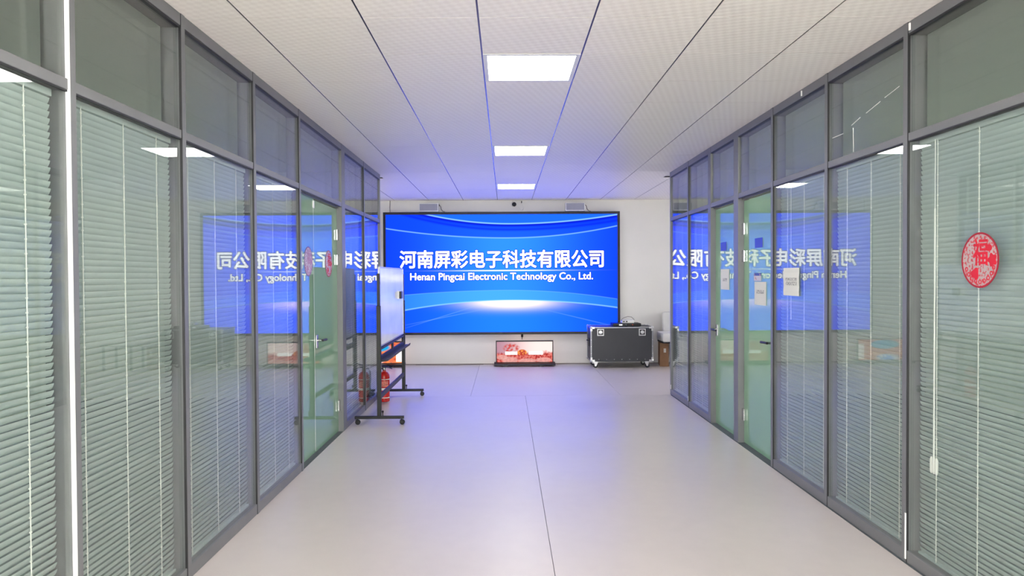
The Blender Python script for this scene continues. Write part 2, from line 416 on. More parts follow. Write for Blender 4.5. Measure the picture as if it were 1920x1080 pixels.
# ------------------------------------------------------------------ glass partitions
RZ0, RZ1 = 2.279, 2.322                                    # middle rail
BZ = .068; TZ = CZ-.062                                    # bottom rail top, top rail underside
def partition(name, side, ys, doors, wide, label):
    """ys: post positions; doors: {bay index}; wide: {post index: half width}"""
    X = XL if side < 0 else XR
    fx = lambda d: X + side*d                              # depth d behind the corridor face
    def sb(n, m, p, d0, d1, y0, y1, z0, z1, bev=0.):
        a, b = sorted((fx(d0), fx(d1))); return box(n, m, p, a, b, y0, y1, z0, z1, bev)
    root = struct(empty(name, (X, (ys[0]+ys[-1])/2, 0)), label)
    sb('top_rail', 'frame', root, 0, FD, ys[0], ys[-1], TZ, CZ+.0005, .003)
    sb('top_shadow_gap', 'dark_seal', root, .002, FD-.004, ys[0], ys[-1], TZ-.011, TZ)
    sb('gasket', 'dark_seal', root, .003, .012, ys[0], ys[-1], RZ0-.007, RZ0)
    sb('middle_rail', 'frame', root, .001, FD-.001, ys[0], ys[-1], RZ0, RZ1, .003)
    NE, FE = .004, .042                                    # a slim post reaches from the dark seam at its near edge to y + FE
    for i, y in enumerate(ys):
        if i in wide: sb('post', 'frame', root, -.002, FD+.002, y-wide[i], y+wide[i], 0, CZ, .003)
        elif i == 0: sb('post', 'frame', root, -.002, FD+.002, y, y+FE, 0, CZ, .003)
        elif i == len(ys)-1: sb('post', 'frame', root, -.002, FD+.002, y-FE, y, 0, CZ, .003)
        else:
            ws = side < 0 and abs(y-2.71) < .05; gh = .012 if ws else .006  # highlight along this post's groove put in as a white strip
            m = MB()
            for d0, d1, ya in ((-.002, .011, y-NE+gh), (.011, FD+.002, y-NE)):
                xa, xb = sorted((fx(d0), fx(d1))); m.box(xa, xb, ya, y+FE, 0, CZ)
            m.build('post', 'frame', root)
            sb('seal_and_glint_strip', 'white_trim_and_glint' if ws else 'dark_seal', root, -.001, .0105, y-NE, y-NE+gh, 0, CZ-.001)
    def clear(i, far):                                     # clear edge of the bay at post i
        y = ys[i]
        if i in wide: return y+wide[i] if far else y-wide[i]
        if i == 0: return y+FE
        if i == len(ys)-1: return y-FE
        return y+FE if far else y-NE
    bays = []
    for i, (a, b) in enumerate(zip(ys, ys[1:])):
        a2, b2 = clear(i, True), clear(i+1, False)
        sb('transom_pane', 'pane', root, .012, .018, a2-.004, b2+.004, RZ1-.004, TZ+.004)
        sb('transom_pane', 'backpane', root, FD-.018, FD-.012, a2-.004, b2+.004, RZ1-.004, TZ+.004)
        if i in doors: bays.append((a2, b2, True)); continue
        sb('bottom_rail', 'frame', root, 0, FD, a2, b2, 0, BZ, .003)
        sb('glass_pane', 'pane', root, .012, .018, a2-.004, b2+.004, BZ-.004, RZ0+.004)
        sb('glass_pane', 'backpane', root, FD-.018, FD-.012, a2-.004, b2+.004, BZ-.004, RZ0+.004)
        bays.append((a2, b2, False))
    return root, bays
YSL = [YN, 1.735, 2.71, 3.650, 4.680, 5.708, 7.25, 8.296, YE_L]
YSR = [YN+.1, 1.80, 2.80, 3.798, 4.745, 5.715, 6.635, 7.50, 8.36, YE_R]
wl, bl = partition('wall_left', -1, YSL, {5}, {6: .075}, 'grey framed glass partition along the left of the corridor')
wr, br = partition('wall_right', 1, YSR, {5, 6}, {6: .065, 7: .05}, 'grey framed glass partition along the right of the corridor')
for y in (5.16, 3.78): box('clip_tab', 'white_trim_and_glint', wr, XR-.006, XR, y-.006, y+.006, TZ+.012, TZ+.05)
for y in (8.37, 9.25, 3.80): box('clip_tab', 'white_trim_and_glint', wr, XR-.006, XR-.0015, y-.004, y+.006, .075 if y > 5 else .02, .13 if y > 5 else .27)
# strips of old tape on the transom glass
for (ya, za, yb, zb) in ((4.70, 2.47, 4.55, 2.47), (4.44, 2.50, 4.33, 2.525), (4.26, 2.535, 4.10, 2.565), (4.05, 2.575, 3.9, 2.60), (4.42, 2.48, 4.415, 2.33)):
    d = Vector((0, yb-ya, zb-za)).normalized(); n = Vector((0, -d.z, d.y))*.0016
    MB().quad_prism([(ya-n.y, za-n.z), (yb-n.y, zb-n.z), (yb+n.y, zb+n.z), (ya+n.y, za+n.z)], 'x', XR+.0105, XR+.0125).build('tape_residue', 'white_trim_and_glint', wr)

# ------------------------------------------------------------------ blinds inside the partitions
PITCH = .0257; TILT = math.radians(66)
def slat_pts(side, x, zc):
    pts = []
    for s_, crown in ((-.0138, 0), (-.005, .0018), (.005, .0018), (.0138, 0)):
        # corridor-side edge stands high
        dx, dz = math.cos(TILT), math.sin(TILT)
        pts.append((x - side*(s_*dx + crown*dz), zc + s_*dz - crown*dx))
    return pts
def slat_mesh(m, side, x, y0, y1, zc):
    pts = slat_pts(side, x, zc)
    A = [m.b.verts.new((p[0], y0, p[1])) for p in pts]; B = [m.b.verts.new((p[0], y1, p[1])) for p in pts]
    for i in range(3): m.b.faces.new((A[i], A[i+1], B[i+1], B[i]))
def blind(side, y0, y1, label, fine, wand=None):
    X = (XL if side < 0 else XR) + side*.054
    y0 += .035; y1 -= .035
    zt, zb = RZ0-.006, BZ+.02
    root = empty('venetian_blind', (X, (y0+y1)/2, BZ))
    tag(root, label, 'blind', 'slatted blinds inside the glass partitions')
    box('head_rail', 'slat', root, X-.014, X+.014, y0, y1, zt-.028, zt, .002)
    box('bottom_rail', 'slat', root, X-.013, X+.013, y0, y1, BZ, BZ+.014, .003)
    n = int((zt-.04-zb)/PITCH)
    pt = (zt-.045-BZ-.026)/(n-1); zs = [zt-.045-pt*k for k in range(n)]
    if fine:
        m = MB(); slat_mesh(m, side, X, y0, y1, zs[0])
        s0 = m.build('slat', 'slat', root, smooth=True, origin=(X, (y0+y1)/2, zs[0]))
        for z in zs[1:]: dup(s0, (X, (y0+y1)/2+random.uniform(-.002, .002), z), root)
    else:
        m = MB()
        for z in zs: slat_mesh(m, side, X, y0, y1, z)
        o = m.build('slats', 'slat', root, smooth=True); o['kind'] = 'stuff'
    L = y1-y0
    for fr in (.08, .46, .82):
        y = y0+L*fr; xc = X - side*.0125
        m = MB()
        m.tube([(xc, y, zt-.02), (xc, y+.001, (zt+zb)/2), (xc, y, BZ+.01)], .0022, 6)
        if fine:
            for k, z in enumerate(zs):
                if k % 2 == 0: m.box(xc-.003, xc+.003, y-.004, y+.004, z-.004, z+.001)
        m.build('ladder_cord', 'cord', root)
    if wand:
        yw, z0, z1, knob = wand; xc = X - side*.019
        wd = MB().tube([(xc, yw, zt-.02), (xc, yw, z1)], .002, 6).tube([(xc, yw, z1), (xc, yw+.002, z0)], .0042, 8).build('tilt_wand', 'white_trim_and_glint', root)
        if knob:
            for dy in (-.022, 0, .022): MB().lathe([(.004, 0), (.008, .012), (.008, .07), (.004, .085)], (xc, yw+dy, z0-.085), n=10).build('cord_tassel', 'white_trim_and_glint', wd)
    return root
blind(-1, *bl[0][:2], 'slatted white blind left of the camera, outside the left picture edge', False)
blind(-1, *bl[1][:2], 'slatted blind in the leftmost glass bay, cut by the picture edge', True)
blind(-1, *bl[2][:2], 'slatted blind right of the post with the bright white strip', True)
blind(-1, *bl[3][:2], 'slatted blind in the left partition, second bay before the glass door', True)
blind(-1, *bl[4][:2], 'slatted blind in the bay just before the left glass door', True)
blind(-1, *bl[6][:2], 'slatted blind just beyond the left door, behind the whiteboard', False)
blind(-1, *bl[7][:2], 'slatted blind in the farthest bay of the left partition', False)
blind(1, *br[0][:2], 'slatted white blind right of the camera, far outside the right picture edge', False)
blind(1, *br[1][:2], 'slatted white blind just outside the right picture edge', False)
blind(1, *br[2][:2], 'slatted blind behind the round red paper cut, at the right picture edge', True, (3.61, .62, 1.90, True))
blind(1, *br[3][:2], 'slatted blind in the right partition between the paper notice bay and the paper cut bay', True)
blind(1, *br[4][:2], 'slatted blind behind the paper notice, next to the right doors', True, (5.44, 1.22, 1.29, False))
blind(1, *br[7][:2], 'slatted blind just beyond the two right doors', False)
blind(1, *br[8][:2], 'slatted blind in the farthest bay of the right partition', False)

# ------------------------------------------------------------------ glass doors
def handle(parent, side, x, y, z, direction):
    """lever handle; side -1: left wall (projects to +x); direction: sign of y the lever points to"""
    s = -side
    h = MB().box(min(x, x+s*.012), max(x, x+s*.012), y-.028, y+.028, z-.07, z+.05, .004).build('handle', 'chrome', parent)
    MB().lathe([(.011, 0), (.011, s*.05)], (x+s*.012, y, z), axis='x', n=12).build('spindle', 'chrome', h, smooth=True)
    MB().tube([(x+s*.06, y-direction*.012, z), (x+s*.062, y+direction*.05, z), (x+s*.058, y+direction*.135, z-.004)], .0105, 10).build('lever', 'blackplastic' , h, smooth=True)
    box('back_plate', 'chrome', h, min(x-s*.012, x-s*.022), max(x-s*.012, x-s*.022), y-.028, y+.028, z-.07, z+.05, .003)
def door(name, side, y0, y1, hinge_y, handle_y, hdir, label, fixed=None):
    X = (XL if side < 0 else XR) + side*.05
    d = struct(empty(name, (X, (y0+y1)/2, 0)), label)
    a, b = min(X, X+side*.012), max(X, X+side*.012)
    box('door_leaf', 'doorpane', d, a, b, y0, y1, .008, RZ0-.03)
    if fixed:
        box('side_pane', 'doorpane', d, a, b, fixed[0], fixed[1], .012, RZ0-.002)
        box('pane_edge_strip', 'white_trim_and_glint', d, a-.001, b+.001, fixed[1], fixed[1]+.004, .02, RZ0-.02)
        box('top_latch', 'white_trim_and_glint', d, a-.008, b+.008, fixed[1]-.018, fixed[1]+.018, RZ0-.10, RZ0-.035, .003)
    box('head_stop', 'frame', d, a-.02, b+.02, min(y0, fixed[0] if fixed else y0), y1, RZ0-.016, RZ0)
    sx = -side
    for z in (1.99, 1.74, .27):
        x0 = X if side > 0 else X
        xa, xb = sorted((X-side*.02, X))
        box('hinge', 'chrome', d, xa, xb, hinge_y-.03, hinge_y+.03, z-.055, z+.055, .004)
    handle(d, side, X if side > 0 else X, handle_y, 1.0, hdir)
    return d
door('door_1', -1, 6.304, 7.165, 7.15, 6.36, 1, 'frosted green glass door in the left partition', (bl[5][0]+.001, 6.296))
door('door_2', 1, 6.712, 7.44, 6.74, 7.385, -1, 'farther frosted green glass door in the right partition')
door('door_3', 1, 5.752, 6.555, 6.54, 5.83, 1, 'nearer frosted green glass door in the right partition')

# ------------------------------------------------------------------ ceiling lights
def ceiling_light(x, y, label, mat='lamp'):
    r = empty('ceiling_light', (x, y, CZ)); tag(r, label, 'ceiling light', 'square panel lights')
    h = T/2-.004; i_ = .272
    m = MB()
    for a in ((x-h, x+h, y-h, y-i_), (x-h, x+h, y+i_, y+h), (x-h, x-i_, y-i_, y+i_), (x+i_, x+h, y-i_, y+i_)): m.box(*a, CZ-.003, CZ+.02)
    m.build('frame', 'lampframe', r)
    box('diffuser', mat, r, x-i_, x+i_, y-i_, y+i_, CZ-.001, CZ+.018)
LX = GX0+T/2
for j, lb in ((0, 'largest and nearest lit square panel light in the corridor ceiling'), (5, 'middle one of the three lit ceiling panels'), (10, 'farthest lit ceiling panel, just before the blue screen')):
    ceiling_light(LX, GY0+(j+.5)*T, lb)
ceiling_light(LX, GY0-4.5*T, 'lit square panel light overhead, above the picture edge')
ceiling_light(LX, GY0-9.5*T, 'lit square panel light behind the viewer')
for sx in (-1, 1):  # unseen panels added as fill light for the offices
    for y in (2.6, 6.4):
        ceiling_light(sx*4.5, y, 'unseen lit panel added as fill in the %s office ceiling, %s half' % ('left' if sx < 0 else 'right', 'near' if y < 4 else 'far'), 'officefill')

# ------------------------------------------------------------------ big LED screen
SC = -.0625; Z0 = .583; YS = 12.5
scr = empty('led_screen', (SC, YS+.04, Z0-.045)); tag(scr, 'huge blue wall screen with white company name, in a dark frame', 'screen')
b_ = .045; x0, x1, z0, z1 = SC-SW/2, SC+SW/2, Z0, Z0+SH
m = MB()
for a in ((x0-b_, x1+b_, z1, z1+b_), (x0-b_, x1+b_, z0-b_, z0), (x0-b_, x0, z0, z1), (x1, x1+b_, z0, z1)): m.box(a[0], a[1], YS-.012, D-.001, a[2], a[3])
m.build('frame', 'bezel', scr)
pn = MB().box(x0, x1, YS, YS+.05, z0, z1).build('display_panel', 'screen', scr, origin=(SC, YS, z0))
R1 = (-1.865, 1.736, 1.712, 2.03); R2 = (-1.68, 1.546, 1.463, 1.631)
text_mesh('河南屏彩电子科技有限公司', .0072, R1, YS-.0010, .0008, 'chinese_lettering_outline', 'letter_edge', pn, grow=.012)
text_mesh('河南屏彩电子科技有限公司', .0072, R1, YS-.0026, .0012, 'chinese_lettering', 'letter', pn)
text_mesh('Henan Pingcai Electronic Technology Co., Ltd.', .0030, R2, YS-.0010, .0008, 'english_lettering_outline', 'letter_edge', pn, grow=.010)
text_mesh('Henan Pingcai Electronic Technology Co., Ltd.', .0030, R2, YS-.0026, .0012, 'english_lettering', 'letter', pn)

# boxes, camera and cables above the screen
for xa, lb in ((-1.511, 'left'), (1.062, 'right')):
    r = empty('wall_speaker', (xa+.17, 12.5, 2.705)); tag(r, 'small grey rectangular box with white rim above the %s part of the screen' % lb, 'speaker', 'boxes on top of the screen')
    m = MB()
    for a in ((xa, xa+.34, 2.842, 2.852), (xa, xa+.34, 2.708, 2.722), (xa, xa+.012, 2.722, 2.842), (xa+.328, xa+.34, 2.722, 2.842)): m.box(a[0], a[1], 12.44, 12.6, a[2], a[3])
    m.build('housing', 'white_plastic', r)
    box('front_panel', 'grey_panel', r, xa+.012, xa+.328, 12.452, 12.595, 2.722, 2.842)
    MB().tube([(xa+.345, 12.55, 2.83), (xa+.375, 12.53, 2.80), (xa+.385, 12.53, 2.75), (xa+.41, 12.52, 2.72), (xa+.45, 12.52, 2.704)], .006).build('cable', 'greycable', r, smooth=True)
    box('cable_gland', 'greycable', r, xa+.338, xa+.35, 12.53, 12.57, 2.81, 2.845)
r = empty('security_camera', (.16, 12.6, 2.8)); tag(r, 'small white security camera with black lens on the wall above the screen', 'camera')
MB().lathe([(.055, 0), (.055, -.02), (.045, -.035)], (.16, 12.599, 2.845), axis='y', n=20).build('base', 'white_plastic', r, smooth=True)
MB().lathe([(.02, -.035), (.036, -.045), (.04, -.065), (.034, -.09), (.02, -.1)], (.16, 12.6, 2.835), axis='y', n=20).build('lens', 'blackplastic', r, smooth=True)
box('connector', 'blackplastic', r, .285, .30, 12.57, 12.60, 2.862, 2.897)
MB().tube([(.2, 12.59, 2.85), (.235, 12.585, 2.80), (.27, 12.58, 2.745), (.31, 12.58, 2.735), (.335, 12.58, 2.78), (.325, 12.585, 2.83), (.294, 12.585, 2.87)], .004).build('cable', 'white_plastic', r, smooth=True)
tag(MB().tube([(-2.04, 12.594, 2.915), (-2.045, 12.594, 2.8), (-2.04, 12.594, 2.70)], .005).build('wall_cable', 'greycable'), 'thin cable running down the wall above the left screen corner', 'cable')

# ------------------------------------------------------------------ floor standing displays
def poster(xa, xb, kind, label):
    xc = (xa+xb)/2; y = 12.33
    r = empty('floor_display', (xc, y, 0)); tag(r, label, 'display', 'small displays standing on the floor')
    m = MB(); z0, z1 = .06, .445; t_ = .016
    for a in ((xa, xb, z1-.02, z1), (xa, xb, z0-.002, z0+.008), (xa, xa+t_, z0+.008, z1-.02), (xb-t_, xb, z0+.008, z1-.02)): m.box(a[0], a[1], y-.018, y+.02, a[2], a[3])
    m.build('frame', 'blackplastic', r)
    W = xb-xa-2*t_; Hh = z1-.02-z0-.008
    MB().box(xa+t_, xb-t_, y-.008, y+.015, z0+.008, z1-.02).build('display_panel', poster_mat(kind, W, Hh), r, origin=(xc, y, z0+.008))
    m = MB(); m.quad_prism([(y-.13, .022), (y-.11, .05), (y-.02, .062), (y+.09, .062), (y+.11, .022)], 'x', xa-.03, xb+.03).build('base', 'black', r)
    for fx_ in (xa+.12, xb-.25):
        for fy in (y-.10, y+.07): box('foot', 'blackplastic', r, fx_, fx_+.08, fy, fy+.03, 0, .022)
    return r
poster(-.175, .825, 'blossom', 'small lit floor display with a pink and red picture below the big screen')
poster(-2.72, -1.79, 'shop', 'small lit floor display with an orange picture, half hidden behind the whiteboard')
tag(MB().tube([(.29, 12.594, .535), (.29, 12.59, .52), (.288, 12.585, .50), (.289, 12.59, .46), (.29, 12.592, .44)], .007).lathe([(.006, 0), (.018, .012), (.018, .045), (.008, .06)], (.29, 12.585, .475), n=12).build('power_plug', 'blackplastic'), 'black plug on a short lead hanging below the big screen', 'plug')
pts = [(x, 12.5 - .02*math.sin(x*5), .004+.004*math.sin(x*3)**2) for x in [-1.6+i*.1 for i in range(13)]]
tag(MB().tube(pts, .004, 6).build('floor_cable', 'greycable'), 'thin cable lying along the wall left of the pink display', 'cable')
pts = [(x, 12.5 - .015*math.sin(x*6), .004+.012*max(0, math.sin((x-.9)*5))) for x in [.9+i*.08 for i in range(8)]]
tag(MB().tube(pts, .004, 6).build('floor_cable', 'greycable'), 'thin cable lying along the wall between pink display and flight case', 'cable')

# ------------------------------------------------------------------ flight case with devices
def flight_case():
    x0, x1, y0, y1, z0, z1 = 1.43, 2.49, 11.93, 12.46, .115, .70
    r = empty('flight_case', ((x0+x1)/2, (y0+y1)/2, 0)); tag(r, 'black flight case on castors with metal corners, standing before the white wall', 'flight case')
    body = MB().box(x0+.006, x1-.006, y0+.006, y1-.006, z0+.006, z1-.006).build('body', 'case', r)
    e = .022
    for ya in (y0, y1-e):
        for za in (z0, z1-e): box('edge_rail', 'alu' if za > .5 else 'case', r, x0, x1, ya, ya+e, za, za+e, .002)
        for xa in (x0, x1-e): box('edge_rail', 'alu', r, xa, xa+e, ya, ya+e, z0+e, z1-e, .002)
    for xa in (x0, x1-e):
        for za in (z0, z1-e): box('edge_rail', 'alu', r, xa, xa+e, y0+e, y1-e, za, za+e, .002)
    for xa in (x0, x1):
        for ya in (y0, y1):
            for za in (z0, z1):
                sx, sy, sz = (1 if xa == x0 else -1), (1 if ya == y0 else -1), (1 if za == z0 else -1)
                m = MB(); c = (xa+sx*.012, ya+sy*.012, za+sz*.012)
                m.lathe([(.002, -.026), (.018, -.020), (.026, 0), (.018, .02), (.002, .026)], c, n=12)
                for dx, dz in ((.07, .03), (.03, .07)):
                    xx = sorted((xa-sx*.002, xa+sx*dx)); zz = sorted((za-sz*.002, za+sz*dz)); yy = sorted((ya-sy*.003, ya+sy*.004))
                    m.box(*xx, *yy, *zz)
                m.build('corner', 'zinc', r, smooth=True)
    for xc in (1.60, 2.305):
        l = MB().box(xc-.058, xc+.058, y0-.004, y0+.006, .55, .668, .006).build('latch', 'zinc', r)
        box('latch_dish', 'blackplastic', l, xc-.043, xc+.043, y0-.006, y0-.004, .565, .653)
        MB().lathe([(.03, 0), (.03, -.008), (.018, -.010)], (xc, y0-.006, .61), axis='y', n=16).build('latch_butterfly', 'zinc', l, smooth=True)
        box('latch_wing', 'zinc', l, xc-.03, xc+.03, y0-.018, y0-.014, .602, .618)
    rv = None
    for k in range(7):
        m = MB().lathe([(.007, 0), (.006, -.003), (.003, -.005)], (x0+.14+k*.13, y0, z0+.035), axis='y', n=8)
        m.build('rivet', 'zinc', r)
    for xa in (x0+.011, x1-.011):
        for z in (.25, .37, .48): MB().lathe([(.007, 0), (.006, -.003), (.003, -.005)], (xa, y0, z), axis='y', n=8).build('rivet', 'zinc', r)
    hd = box('side_handle', 'blackplastic', r, x0-.008, x0, 12.12, 12.28, .36, .50, .002)
    MB().tube([(x0-.012, 12.14, .46), (x0-.03, 12.16, .455), (x0-.03, 12.24, .455), (x0-.012, 12.26, .46)], .008).build('grip', 'rubber', hd, smooth=True)
    hd = box('side_handle', 'blackplastic', r, x1, x1+.008, 12.12, 12.28, .36, .50, .002)
    MB().tube([(x1+.012, 12.14, .46), (x1+.03, 12.16, .455), (x1+.03, 12.24, .455), (x1+.012, 12.26, .46)], .008).build('grip', 'rubber', hd, smooth=True)
    for xa, sx in ((x0+.09, 1), (x1-.09, -1)):
        for ya in (y0+.08, y1-.08):
            c = MB().box(xa-.05, xa+.05, ya-.045, ya+.045, z0-.008, z0+.001)
            c.quad_prism([(xa-.03*sx, z0-.006), (xa+.045*sx, z0-.006), (xa+.012*sx, .03), (xa-.012*sx, .03)], 'y', ya-.03, ya-.024)
            c.quad_prism([(xa-.03*sx, z0-.006), (xa+.045*sx, z0-.006), (xa+.012*sx, .03), (xa-.012*sx, .03)], 'y', ya+.024, ya+.03)
            c = c.build('castor', 'zinc', r)
            MB().lathe([(.03, -.018), (.038, -.014), (.038, .014), (.03, .018)], (xa, ya, .038), axis='y', n=20).build('wheel', 'rubber', c, smooth=True)
    return r
flight_case()
r = empty('rack_device', (2.07, 12.2, .702)); tag(r, 'flat black rack device with small white display on top of the flight case', 'electronic device')
box('body', 'blackplastic', r, 1.83, 2.31, 12.06, 12.38, .7035, .748, .003)
MAT['lcd'] = emis('device_lcd', (.9, .95, 1.), 1.1); MAT['led_red'] = emis('device_led', (1., .12, .05), 1.)
box('lcd', 'lcd', r, 1.935, 1.99, 12.058, 12.06, .714, .736)
for k in range(5): box('button', 'bezel' if k else 'led_red', r, 2.16+k*.028, 2.172+k*.028, 12.057, 12.06, .722, .731)
box('knob', 'chrome', r, 2.04, 2.06, 12.052, 12.06, .716, .736, .004)
r = empty('grey_adapter', (2.1, 12.22, .75)); tag(r, 'small light grey box lying on the black rack device', 'adapter')
box('body', 'white_plastic', r, 2.0, 2.21, 12.16, 12.30, .7495, .80, .006)
for k in range(2): box('port', 'blackplastic', r, 2.02+k*.05, 2.045+k*.05, 12.157, 12.16, .765, .785)
MB().tube([(2.04, 12.18, .79), (1.98, 12.15, .80), (2.02, 12.13, .84), (2.10, 12.15, .862), (2.17, 12.2, .85), (2.23, 12.28, .80), (2.235, 12.34, .755)], .0045).build('cable', 'greycable', r, smooth=True)

# ------------------------------------------------------------------ cardboard box and white chair at the right end
r = empty('cardboard_box', (2.75, 12.28, 0)); tag(r, 'brown cardboard box with a pale label, between flight case and white armchair', 'box')
mt = Matrix.Translation((2.76, 12.30, 0)) @ Matrix.Rotation(math.radians(-8), 4, 'Z') @ Matrix.Translation((-2.76, -12.30, 0))
MB().box(2.67, 2.82, 12.12, 12.52, 0, .405, 0, mt).build('carton', 'cardboard', r)
MB().box(2.735, 2.775, 12.118, 12.1205, .24, .31, 0, mt).build('label_sticker', 'label', r)
MB().box(2.742, 2.748, 12.12, 12.52, .405, .4058, 0, mt).build('tape', 'label', r)
r = empty('armchair', (3.2, 12.15, 0)); tag(r, 'white padded armchair peeking out behind the end of the right partition', 'chair')
MB().box(2.645, 3.5, 11.9, 12.40, .437, .59, .03).build('seat', 'leather', r, smooth=True)
mt = Matrix.Translation((3.1, 12.40, .5)) @ Matrix.Rotation(math.radians(-5), 4, 'X') @ Matrix.Translation((-3.1, -12.40, -.5))
MB().box(2.76, 3.46, 12.40, 12.50, .45, .93, .04, mt).build('backrest', 'leather', r, smooth=True)
box('seat_frame', 'black', r, 2.66, 3.48, 11.93, 12.39, .415, .44)
for xa in (2.97, 3.43):
    for ya in (11.95, 12.34): box('leg', 'black', r, xa, xa+.03, ya, ya+.03, 0, .416)

# ------------------------------------------------------------------ mobile whiteboard
def whiteboard():
    xb = -1.345; ya, yb = 7.50, 9.30
    r = empty('mobile_whiteboard', (xb, (ya+yb)/2, 0)); tag(r, 'white marker board on a black wheeled stand beside the left partition', 'whiteboard')
    m, t, b, o = base('whiteboard_enamel'); b.inputs['Base Color'].default_value = (*lin((236, 238, 240)), 1)
    t.l.new(t.smooth(t.noise(3., 3, t.obj()), .3, .7, .16, .24), b.inputs['Roughness']); b.inputs['Specular IOR Level'].default_value = .6
    z0, z1 = .82, 1.675
    box('board', m, r, xb-.008, xb+.008, ya+.05, yb-.05, z0+.012, z1-.012)
    mm = MB()
    for a in ((ya+.038, yb-.038, z1-.014, z1), (ya+.038, yb-.038, z0, z0+.014), (ya+.038, ya+.052, z0+.014, z1-.014), (yb-.052, yb-.038, z0+.014, z1-.014)): mm.box(xb-.011, xb+.011, *a)
    mm.build('board_frame', 'alu', r)
    for y in (ya, yb):
        m_ = MB().box(xb-.022, xb+.022, y-.018, y+.018, .09, 1.26, .004); m_.build('post', 'black', r)
        MB().box(xb-.015, xb+.015, y-.014, y+.022 if y == ya else y+.014, 1.26, 1.60, .003).build('inner_post', 'black', r)
        for z in (.95, 1.5): box('board_bracket', 'black', r, xb-.012, xb+.012, min(y, y+(.05 if y == ya else -.05)), max(y, y+(.05 if y == ya else -.05)), z-.015, z+.015)
        f = MB().box(xb-.26, xb+.26, y-.02, y+.02, .062, .092, .004).build('foot', 'black', r)
        for s in (-1, 1):
            xc = xb+s*.235
            c = MB().lathe([(.008, .045), (.008, .064)], (xc, y, 0), n=10)
            c.box(xc-.016, xc+.016, y-.02, y-.014, .02, .052).box(xc-.016, xc+.016, y+.014, y+.02, .02, .052).box(xc-.016, xc+.016, y-.02, y+.02, .048, .052)
            c = c.build('castor', 'blackplastic', r)
            MB().lathe([(.022, -.013), (.0275, -.009), (.0275, .009), (.022, .013)], (xc+.006, y, .0275), axis='y', n=18).build('wheel', 'rubber', c, smooth=True)
        MB().tube([(xb+.035, y, .09), (xb+.035, y, .125)], .006).lathe([(.006, 0), (.011, .006), (.011, .018), (.005, .024)], (xb+.035, y, .125), n=10).build('brace_knob', 'black', r, smooth=True)
    box('cross_bar', 'black', r, xb-.012, xb+.012, ya+.018, yb-.018, .265, .315, .003)
    box('upper_bar', 'black', r, xb-.012, xb+.012, ya+.018, yb-.018, .785, .808, .003)
    tr = MB().quad_prism([(xb-.012, .66), (xb+.012, .66), (xb+.09, .672), (xb+.098, .70), (xb+.090, .70), (xb+.082, .684), (xb+.012, .685), (xb+.012, .72), (xb-.012, .72)], 'y', ya+.018, yb-.03)
    tr.build('pen_tray', 'black', r)
    for y in (ya+.06, (ya+yb)/2, yb-.06): box('tray_strut', 'black', r, xb-.01, xb+.01, y-.03, y+.03, .72, .785)
    return r
whiteboard()
r = empty('board_eraser', (-1.335, 8.85, 1.29)); tag(r, 'black and white eraser stuck on the whiteboard face', 'eraser')
box('felt', 'white_plastic', r, -1.3365, -1.318, 8.78, 8.92, 1.29, 1.39, .002)
box('grip', 'blackplastic', r, -1.318, -1.292, 8.785, 8.915, 1.295, 1.385, .006)

# ------------------------------------------------------------------ fire extinguisher
def extinguisher(x, y, label):
    r = empty('fire_extinguisher', (x, y, 0)); tag(r, label, 'fire extinguisher')
    MB().lathe([(.060, 0), (.066, .006), (.066, .30), (.062, .335), (.045, .362), (.022, .375), (.02, .392)], (x, y, 0), n=28).build('cylinder', 'red', r, smooth=True)
    for z0, z1 in ((.045, .055), (.145, .175), (.275, .285)):
        MB().lathe([(.0662, z0), (.0672, z0+.001), (.0672, z1-.001), (.0662, z1)], (x, y, 0), n=28).build('band', 'label', r, smooth=True)
    m = MB().quad_prism([(.0675*math.cos(a), .0675*math.sin(a)) for a in [math.radians(-115+k*10) for k in range(9)]] + [(.0668*math.cos(a), .0668*math.sin(a)) for a in [math.radians(-35-k*10) for k in range(9)]], 'z', .19, .26)
    bmesh.ops.translate(m.b, verts=m.b.verts, vec=(x, y, 0)); m.build('label_sticker', pbr('extinguisher_label', (214, 120, 104), .5, var=.4, nscale=60), r)
    v = MB().lathe([(.018, .39), (.022, .395), (.022, .42), (.014, .43)], (x, y, 0), n=16).build('valve', 'chrome', r, smooth=True)
    MB().quad_prism([(x-.03, .432), (x-.015, .424), (x+.05, .424), (x+.10, .405), (x+.10, .413), (x+.05, .436), (x-.03, .445)], 'y', y-.011, y+.011).build('carry_handle', 'black', v)
    MB().quad_prism([(x-.03, .448), (x+.03, .452), (x+.095, .478), (x+.093, .487), (x+.028, .462), (x-.03, .458)], 'y', y-.010, y+.010).build('squeeze_lever', 'black', v)
    MB().tube([(x-.02, y-.01, .41), (x-.06, y-.02, .42), (x-.082, y-.025, .38), (x-.083, y-.025, .25), (x-.08, y-.02, .12)], .009, 10).build('hose', 'rubber', r, smooth=True)
    MB().lathe([(.010, 0), (.016, -.02), (.016, -.07), (.012, -.075)], (x-.08, y-.02, .125), n=12).build('nozzle', 'blackplastic', r, smooth=True)
extinguisher(-1.535, 8.92, 'red fire extinguisher on the floor behind the whiteboard stand')

